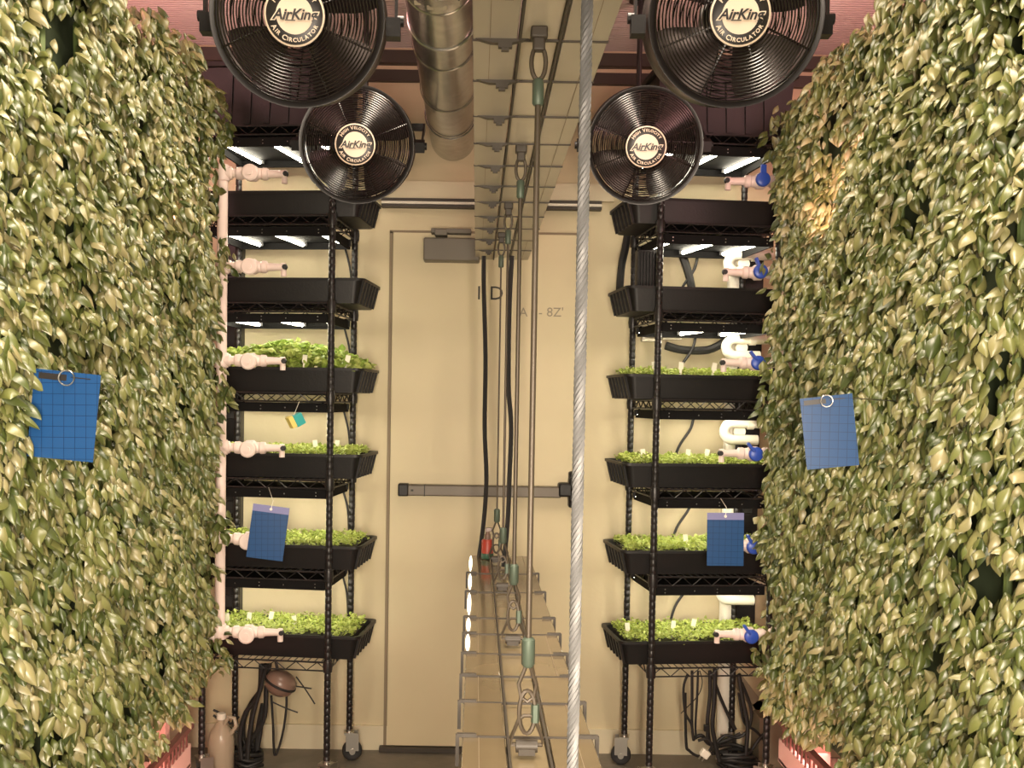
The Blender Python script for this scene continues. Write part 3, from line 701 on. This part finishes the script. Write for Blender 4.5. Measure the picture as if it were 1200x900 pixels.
def hang_cable(d, pxt, pxb, lab, mm, r=.0048):
    xt = at(pxt, 40, d).x; xb = at(pxb, 860, d).x; xt = max(.07, min(.112, xt)); xb = max(.07, min(.112, xb))
    xt = xb = (xt + xb) / 2
    t = thing('hanging_cable', (xt, d, ZL), lab, 'cable', 'wire cables tying the two channels together')
    zt, zb = ZU, ZL; G = Vector((xt, d, 0))
    def loop(zc, h, w_, rr, m_, name, parent=t):
        pts = []
        for k in range(20):
            q = 2 * math.pi * k / 20; pts.append(G + Vector((w_ * math.sin(q), 0, zc + h * math.cos(q))))
        return MB().tube(pts, rr, 6, closed=True).build(name, m_, parent)
    n = 60; pts = [G + Vector((0, 0, zb + .15 + (zt - .10 - zb - .15) * k / n)) for k in range(n + 1)]
    MB().tube(pts, r, 10).build('cable', mm, t)
    if mm is M['rope']:
        mb = MB()
        for k in range(6):
            q = []
            for i in range(260):
                an = 2 * math.pi * (i / 260 * 24 + k / 6); q.append(G + Vector((.0034 * math.cos(an), .0034 * math.sin(an), zb + .15 + (zt - .25 - zb) * i / 259)))
            mb.tube(q, .0021, 5)
        mb.build('strand', mm, t)
    MB().box(G + Vector((0, 0, zt - .006)), (.026, .026, .018)).box(G + Vector((0, 0, zt - .020)), (.019, .016, .026)).build('anchor', M['seam'], t, bevel=.003)
    loop(zt - .050, .026, .011, .0036, M['cable'], 'shackle')
    MB().lathe([(.007, zt - .115), (.009, zt - .112), (.009, zt - .078), (.007, zt - .075)], 10, Matrix.Translation(G)).build('sleeve', M['sleeve'], t)
    MB().lathe([(.007, zb + .135), (.0105, zb + .14), (.0105, zb + .178), (.007, zb + .182)], 10, Matrix.Translation(G)).build('sleeve', M['sleeve'], t)
    pts = [G + Vector((s_ * w2, 0, zb + h)) for s_, w2, h in ((-1, .003, .137), (-1, .014, .108), (-1, .010, .088), (0, 0, .080), (1, .010, .088), (1, .014, .108), (1, .003, .137))]
    MB().tube(pts, .0032, 6).build('eye_loop', M['cable'], t)
    lk = loop(zb + .064, .034, .0125, .0036, M['cable'], 'quick_link')
    MB().lathe([(.0065, zb + .048), (.0065, zb + .076)], 6, Matrix.Translation(G + Vector((.0125, 0, 0)))).build('link_nut', M['sleeve'], lk)
    pts = [G + Vector(q) for q in ((-.024, 0, zb + .012), (-.024, 0, zb + .024), (-.013, 0, zb + .052), (-.005, 0, zb + .058), (.005, 0, zb + .058), (.013, 0, zb + .052), (.024, 0, zb + .024), (.024, 0, zb + .012))]
    MB().tube(pts, .0031, 7, closed=True).build('d_ring', M['cable'], t)
    MB().lathe([(.010, -.017), (.010, .017)], 14, Matrix.Translation(G + Vector((0, 0, zb + .010))), axis='X').box(G + Vector((0, 0, zb + .003)), (.026, .022, .010)).build('eyelet', M['seam'], t)
hang_cable(.89, 690, 669, 'pale braided steel rope, the nearest and thickest of the hanging cables', M['rope'], .0034)
hang_cable(1.59, 627, 622, 'dark wire cable with green sleeve, second nearest, ending in the large bottom ring', M['cable'])
hang_cable(2.31, 605, 607, 'dark wire cable third from the viewer, its ring at the middle of the lower channel', M['cable'])
hang_cable(2.98, 592, 591, 'thin dark wire cable fourth from the viewer along the lower channel', M['cable'], .0036)
hang_cable(3.50, 585, 580, 'thin dark wire cable farthest from the viewer, at the end of the channel', M['cable'], .003)
# two thick black power cords
def cord(name, pts, r, lab, cat, group=None, m='rubber', smooth=5):
    P = [Vector(p) for p in pts]; out = []
    for i in range(len(P) - 1):
        p0, p1, p2, p3 = P[max(0, i - 1)], P[i], P[i + 1], P[min(len(P) - 1, i + 2)]
        for k in range(smooth):
            t = k / smooth
            out.append(.5 * ((2 * p1) + (p2 - p0) * t + (2 * p0 - 5 * p1 + 4 * p2 - p3) * t * t + (3 * p1 - p0 - 3 * p2 + p3) * t ** 3))
    out.append(P[-1]); o = MB().tube(out, r, 8).build(name, M[m]); return tag(o, lab, cat, group)
cord('electric_cable', [at(567, 300, 3.6), at(567, 340, 3.6), at(569, 420, 3.6), at(568, 500, 3.6), at(570, 560, 3.6), at(567, 610, 3.6), at(561, 655, 3.6)], .0078, 'thick wavy black electric cable, leftmost of the lines between the channels', 'cord', 'electric cables between the channels')
cord('electric_cable', [at(600, 300, 3.42), at(597, 360, 3.42), at(596, 450, 3.42), at(599, 500, 3.42), at(597, 560, 3.42), at(595, 610, 3.42), at(590, 664, 3.42)], .0078, 'thick black electric cable beside the thin cables in the middle of the channel', 'cord', 'electric cables between the channels')
# red bottle on the far end of the lower channel
p = at(571, 655, 3.55); p.z = ZL + .002
t = thing('bottle', p, 'small red and green bottle standing on the far end of the lower channel', 'bottle')
MB().lathe([(.0, .0), (.021, .001), (.022, .004), (.022, .02)], 20, Matrix.Translation(p), caps=False).build('base', M['green'], t)
MB().lathe([(.0215, .02), (.0215, .062), (.018, .068)], 20, Matrix.Translation(p)).build('body', M['red'], t)
MB().lathe([(.011, .068), (.011, .085), (.007, .088), (.007, .10)], 14, Matrix.Translation(p)).box(p + Vector((.006, 0, .102)), (.028, .014, .012)).build('nozzle', M['brown'], t)

# ------------------------------------------------------------------ sticky cards
def sticky(px, py, d, h, wd, tilt, yaw, lab, string, header, hook=None):
    c = at(px, py, d); A = Matrix.Translation(c) @ Matrix.Rotation(R(yaw), 4, 'Z') @ Matrix.Rotation(R(tilt), 4, 'Y')
    t = thing('sticky_card', c, lab, 'sticky card', 'blue sticky cards hung among the plants')
    s_ = MB().box((0, 0, -.012), (wd, .0016, h - .024), A).build('sheet', M['sticky'], t)
    MB().box((0, 0, h / 2 - .012), (wd, .0017, .024), A).build('header', M['cardhead'] if header else M['sticky'], t)
    if header is None or header == 0:
        MB().box((-wd * .22, -.001, h / 2 - .012), (wd * .42, .0008, .012), A).box((wd * .2, -.001, h / 2 - .010), (wd * .3, .0008, .002), A).build('printed_strip', M['badgeblack'], t)
    hz = h / 2 - .012
    if string:
        MB().lathe([(.005, -.002), (.005, .001)], 12, A @ Matrix.Translation((0, 0, hz)), axis='Y').build('eyelet', M['white'], t)
        MB().tube([A @ Vector((0, -.001, hz)), A @ Vector((.003, 0, hz + .03)), hook], .0012, 5).build('string', M['white'], t)
    else:
        MB().ring((0, -.006, hz), .0145, .0014, 'Y', 28, 6, A).build('ring', M['steel'], t)
        MB().tube([A @ Vector((0, -.006, hz + .0145)), A @ Vector((0, .01, hz + .012)), Vector((hook, c.y + .06, (A @ Vector((0, 0, hz))).z))], .0014, 5).build('hook', M['steel'], t)
sticky(75, 487, 1.98, .170, .126, 5, 3, 'dark blue gridded sticky card with a metal ring in the left basil wall', 0, 0, -1.0)
sticky(972, 506, 2.54, .178, .125, -7, -10, 'blue gridded sticky card with a metal ring in the right basil wall', 0, None, 1.11)
sticky(314, 624, 3.512, .186, .125, 7, 4, 'blue gridded sticky card on a string in front of the left rack', .06, 1, FR[-1].T @ Vector((.225, -.001, FR[-1].shelf[4] - .034)))
sticky(850, 632, 3.512, .183, .125, -1, -4, 'blue gridded sticky card with lilac top on a string in front of the right rack', .05, 1, FR[1].T @ Vector((.245, -.001, FR[1].shelf[4] - .034)))
# little teal and yellow box
p = at(347, 493, 3.6); A = Matrix.Translation(p) @ Matrix.Rotation(R(30), 4, 'Z') @ Matrix.Rotation(R(-28), 4, 'Y')
t = thing('hanging_tag', p, 'tiny teal and yellow box hanging under a shelf of the left rack', 'tag')
MB().box((.008, 0, 0), (.034, .036, .042), A).build('teal_block', M['teal'], t, bevel=.002)
MB().box((-.018, 0, .004), (.018, .036, .042), A).build('yellow_block', M['yellow'], t, bevel=.002)
MB().tube([A @ Vector((0, 0, .02)), Vector((p.x, p.y + .06, FR[-1].shelf[3] - .034))], .001, 5).build('string', M['white'], t)

# ------------------------------------------------------------------ electrical bits around the racks
def P(fr, a_, b_, z): return fr.T @ Vector((a_, b_, z))
for s in (-1, 1):
    fr = FR[s]
    for i in range(1, 6):
        zt = fr.shelf[i] - .04; zb = fr.rim[i] - .01
        if s < 0:
            cord('lamp_cord', [P(fr, .05, .372, zt), P(fr, .035, .378, zt - .05), P(fr, .018, .378, zt - .13), P(fr, .012, .372, zb - .06)], .0042,
                 'black lamp cord curving down behind the %s of the left rack' % WHERE[i], 'cord', 'lamp cords behind the left rack')
        else:
            cord('lamp_cord', [P(fr, .26, .372, zt), P(fr, .25, .378, zt - .07), P(fr, .20, .378, zt - .15), P(fr, .17, .372, zb - .05)], .0055,
                 'black lamp cord curving down behind the %s of the right rack' % WHERE[i], 'cord', 'lamp cords behind the right rack')
# hoses behind the upper right rack
cord('hose', [at(737, 262, 4.07), at(733, 290, 4.07), at(728, 315, 4.07), at(725, 360, 4.07)], .015, 'fat black hose running down left of the upper right rack', 'hose', 'fat black hoses behind the right rack')
cord('hose', [at(790, 280, 4.08), at(800, 300, 4.08), at(808, 325, 4.08), at(812, 350, 4.08)], .016, 'fat black hose bending down behind the second level of the right rack', 'hose', 'fat black hoses behind the right rack')
cord('hose', [at(780, 405, 4.09), at(800, 410, 4.09), at(830, 410, 4.09), at(850, 400, 4.09)], .016, 'fat black hose sagging sideways behind the third level of the right rack', 'hose', 'fat black hoses behind the right rack')
fr = FR[1]
p = at(757, 313, 3.85); t = thing('led_driver', p, 'black finned power supply standing in the second tray of the right rack', 'power supply')
zb_ = fr.rim[1] - .07
MB().box((p.x, p.y, (zb_ + p.z + .06) / 2), (.075, .05, p.z + .06 - zb_)); mb = MB().box((p.x, p.y, (zb_ + p.z + .06) / 2), (.075, .05, p.z + .06 - zb_))
for k in range(7): mb.box((p.x - .034 + k * .0113, p.y - .03, (zb_ + p.z + .055) / 2), (.004, .014, p.z + .05 - zb_))
mb.build('finned_case', M['black'], t)
for (px, py, wx, wz, lab) in ((761, 396, .065, .03, 'small square grey junction box behind the right rack, nearer the door'), (787, 395, .075, .022, 'small flat grey junction box behind the right rack, farther from the door')):
    p = at(px, py, 4.06); t = thing('junction_box', p, lab, 'junction box', 'grey junction boxes behind the right rack')
    MB().box(p, (wx, .03, wz)).build('case', M['boxgrey'], t, bevel=.002)
    for q in (-1, 1): MB().lathe([(.003, .001), (.003, -.002)], 8, Matrix.Translation(p + Vector((q * wx * .38, -.015, 0))), axis='Y').build('screw', M['steel'], t)
    MB().bar(p + Vector((0, .014, 0)), Vector((p.x, BY, p.z)), .012, .012).build('bracket', M['grey'], t)
# dark outlet strips behind the far sides of the racks
for s in (-1, 1):
    fr = FR[s]; px = 268 if s < 0 else 880; d = 4.08; p = at(px, 500, d)
    t = thing('power_strip', (p.x, d, .6), 'tall black power strip on the wall behind the %s rack' % fr.name, 'power strip', 'tall power strips behind the racks')
    z0, z1 = at(px, 735, d).z, at(px, 285, d).z
    MB().box((p.x, BY - .032, (z0 + z1) / 2), (.085, .064, z1 - z0)).build('case', M['black'], t, bevel=.004)
    for k in range(8):
        MB().box((p.x + .0, BY - .066, z0 + .1 + k * (z1 - z0 - .2) / 7), (.04, .012, .05)).build('plug', M['rubber'], t, bevel=.003)
# cables under the racks
fl = FR[-1]
def under(px_list, d): return [at(px, py, d) for px, py in px_list]
grp = 'black cables hanging under the left rack'
sets = [[(312, 778), (304, 810), (297, 835), (292, 862), (290, 890)], [(306, 778), (303, 815), (288, 835), (281, 862), (283, 890)], [(316, 778), (312, 806), (310, 840), (298, 862), (286, 878)],
        [(318, 815), (320, 850), (322, 885), (330, 865), (335, 835), (336, 808)], [(308, 825), (302, 855), (301, 880), (305, 858), (307, 835)], [(280, 840), (270, 848), (262, 838), (250, 832)], [(250, 838), (268, 852), (282, 862), (290, 880)],
        [(308, 778), (306, 805), (300, 820), (294, 850), (297, 885)], [(303, 812), (292, 828), (285, 850), (286, 880)]]
labs = ['in the thick middle bunch'] * 3 + ['making a long narrow V loop below the brown float', 'making a short loop beside the bunch', 'curling left towards the jug', 'running down right from the jug'] + ['in the thick middle bunch'] * 2
for i, (q, lb) in enumerate(zip(sets, labs)):
    cord('power_cable', under(q, 3.86 + .018 * i), .009 if 'bunch' in lb else .0048, 'black cable %s under the left rack' % lb, 'cable', grp)
for i, q in enumerate(([(318, 822), (333, 829), (349, 835)], [(346, 804), (365, 807)], [(347, 793), (358, 808), (369, 825)])):
    cord('twig', under(q, 3.80 + .02 * i), .0028, ['stiff thin rod sticking out right, lowest below the brown float', 'short stiff rod sticking straight out of the brown float', 'thin stiff rod slanting down from the brown float'][i], 'rod', 'stiff rods around the brown float')
p = at(329, 800, 3.80); A = Matrix.Translation(p) @ Matrix.Rotation(R(25), 4, 'Y')
t = thing('float_ball', p, 'brown rounded float hanging under the left rack above the cables', 'float')
MB().lathe([(.0, -.047), (.03, -.044), (.052, -.028), (.06, -.004), (.057, .018), (.04, .036), (.018, .043), (.0, .044)], 26, A, caps=False).build('shell', M['brown'], t)
MB().lathe([(.060, -.008), (.0625, -.006), (.0625, 0), (.060, .002)], 26, A, caps=False).build('rim_band', M['rubber'], t)
MB().tube([p + Vector((-.01, 0, .035)), Vector((p.x - .02, p.y, fl.shelf[6] - .03))], .006, 8).build('hanger', M['rubber'], t)
# heap of cable on the floor left
for i in range(4):
    c = at(289, 893, 3.93); c.z = .012 + .016 * i
    pts = [c + Vector((.05 * (1 + .2 * math.sin(i + k)) * math.cos(k * .8 + i), .045 * math.sin(k * .8 + i), .006 * math.sin(k * 2 + i))) for k in range(9)]
    cord('power_cable', pts, .008, 'coil of black cable heaped on the floor under the left rack', 'cable', 'coiled cables on the floor under the left rack')
grp = 'black cables hanging under the right rack'
sets = [([(806, 790), (801, 806), (803, 835), (810, 848), (812, 862)], .005), ([(811, 786), (811, 820), (811, 850), (813, 868)], .0055), ([(818, 786), (817, 815), (815, 850), (816, 866)], .0045), ([(803, 812), (804, 870), (808, 880), (818, 886), (828, 884), (834, 874), (828, 866), (818, 868)], .0055),
        ([(832, 786), (832, 815), (829, 845), (831, 868)], .0075), ([(838, 784), (837, 820), (835, 850), (838, 870), (843, 892)], .009), ([(834, 788), (842, 812), (852, 835), (862, 855)], .0065), ([(866, 790), (870, 818), (876, 850), (874, 885)], .0085),
        ([(869, 800), (880, 830), (878, 852), (866, 864), (850, 862), (838, 872)], .0065), ([(812, 866), (822, 862), (832, 872), (850, 868), (868, 860)], .008), ([(900, 856), (890, 866), (880, 880), (868, 892)], .0065), ([(866, 812), (872, 846), (885, 856), (896, 868)], .0055), ([(820, 786), (823, 800), (818, 815), (802, 832), (798, 836)], .002)]
labs = ['bowing left, leftmost of all', 'hanging straight, second from the left', 'hanging straight beside the leftmost loop', 'looping around the clear plug', 'with a small connector halfway', 'hanging thick and straight in the middle', 'slanting down to the right', 'hanging beside the rear post', 'curling back from the rear post', 'lying across at the bottom', 'running down from the front post', 'crossing between the two right posts', 'thin as a thread at the left']
for i, ((q, r_), lb) in enumerate(zip(sets, labs)):
    cord('power_cable', under(q, 3.84 + .016 * i), r_, 'black cable %s under the right rack' % lb, 'cable', grp)
p = at(828, 853, 3.89); t = thing('cable_connector', p, 'small black connector on a cable under the right rack', 'connector')
MB().box(p, (.022, .018, .026)).build('shell', M['black'], t, bevel=.003); MB().lathe([(.006, -.03), (.007, 0)], 10, Matrix.Translation(p + Vector((.004, 0, -.008)))).build('boot', M['rubber'], t)
p = at(826, 883, 3.82); A = Matrix.Translation(p) @ Matrix.Rotation(R(35), 4, 'Y')
t = thing('plug', p, 'pale clear plug caught in the cable loop under the right rack', 'plug')
MB().box((0, 0, 0), (.034, .026, .030), A).build('shell', M['white'], t, bevel=.004)
for q in (-.007, .007): MB().box((q, 0, -.022), (.003, .010, .016), A).build('prong', M['steel'], t)
for i in range(5):
    c = at(862, 896, 4.0); c.z = .012 + .016 * i
    pts = [c + Vector((.075 * (1 + .25 * math.sin(i * 2 + k)) * math.cos(k * .8 + i), .05 * math.sin(k * .8 + i), .006 * math.sin(k * 2 + i))) for k in range(9)]
    cord('power_cable', pts, .008, 'coil of black cable heaped on the floor under the right rack', 'cable', 'coiled cables on the floor under the right rack')
# leaning cardboard under the right rack and jug under the left
p = at(879, 838, 4.09)
t = thing('cardboard_box', (p.x, 4.08, 0), 'torn tan cardboard box with open flap behind the cables under the right rack', 'box')
MB().box((p.x + .085, 4.08, .10), (.13, .12, .198)).build('box_body', M['card'], t)
q = at(876, 812, 4.13); A = Matrix.Translation(q) @ Matrix.Rotation(R(-38), 4, 'Y')
MB().box((0, 0, 0), (.05, .006, .17), A).box((.05, .0, -.075), (.13, .006, .05), A).build('flap', M['card'], t)
p = at(259, 893, 3.9); p.z = 0; JS = .78
t = thing('jug', p, 'cloudy tan plastic jug with handle on the floor beside the left rack', 'jug')
MB().lathe([(.0, .001), (.045, .001), (.05, .008), (.05, .12), (.043, .15), (.024, .178), (.014, .19), (.014, .205)], 24, Matrix.Translation(p)).build('body', M['jug'], t)
MB().tube([p + Vector(q) for q in ((.014, -.01, .18), (.032, -.02, .215), (.055, -.02, .21), (.062, -.02, .18), (.041, -.015, .148))], .008, 8).build('handle', M['jug'], t)
MB().lathe([(.018, .200), (.018, .220), (.015, .223)], 18, Matrix.Translation(p)).build('cap', M['white'], t)
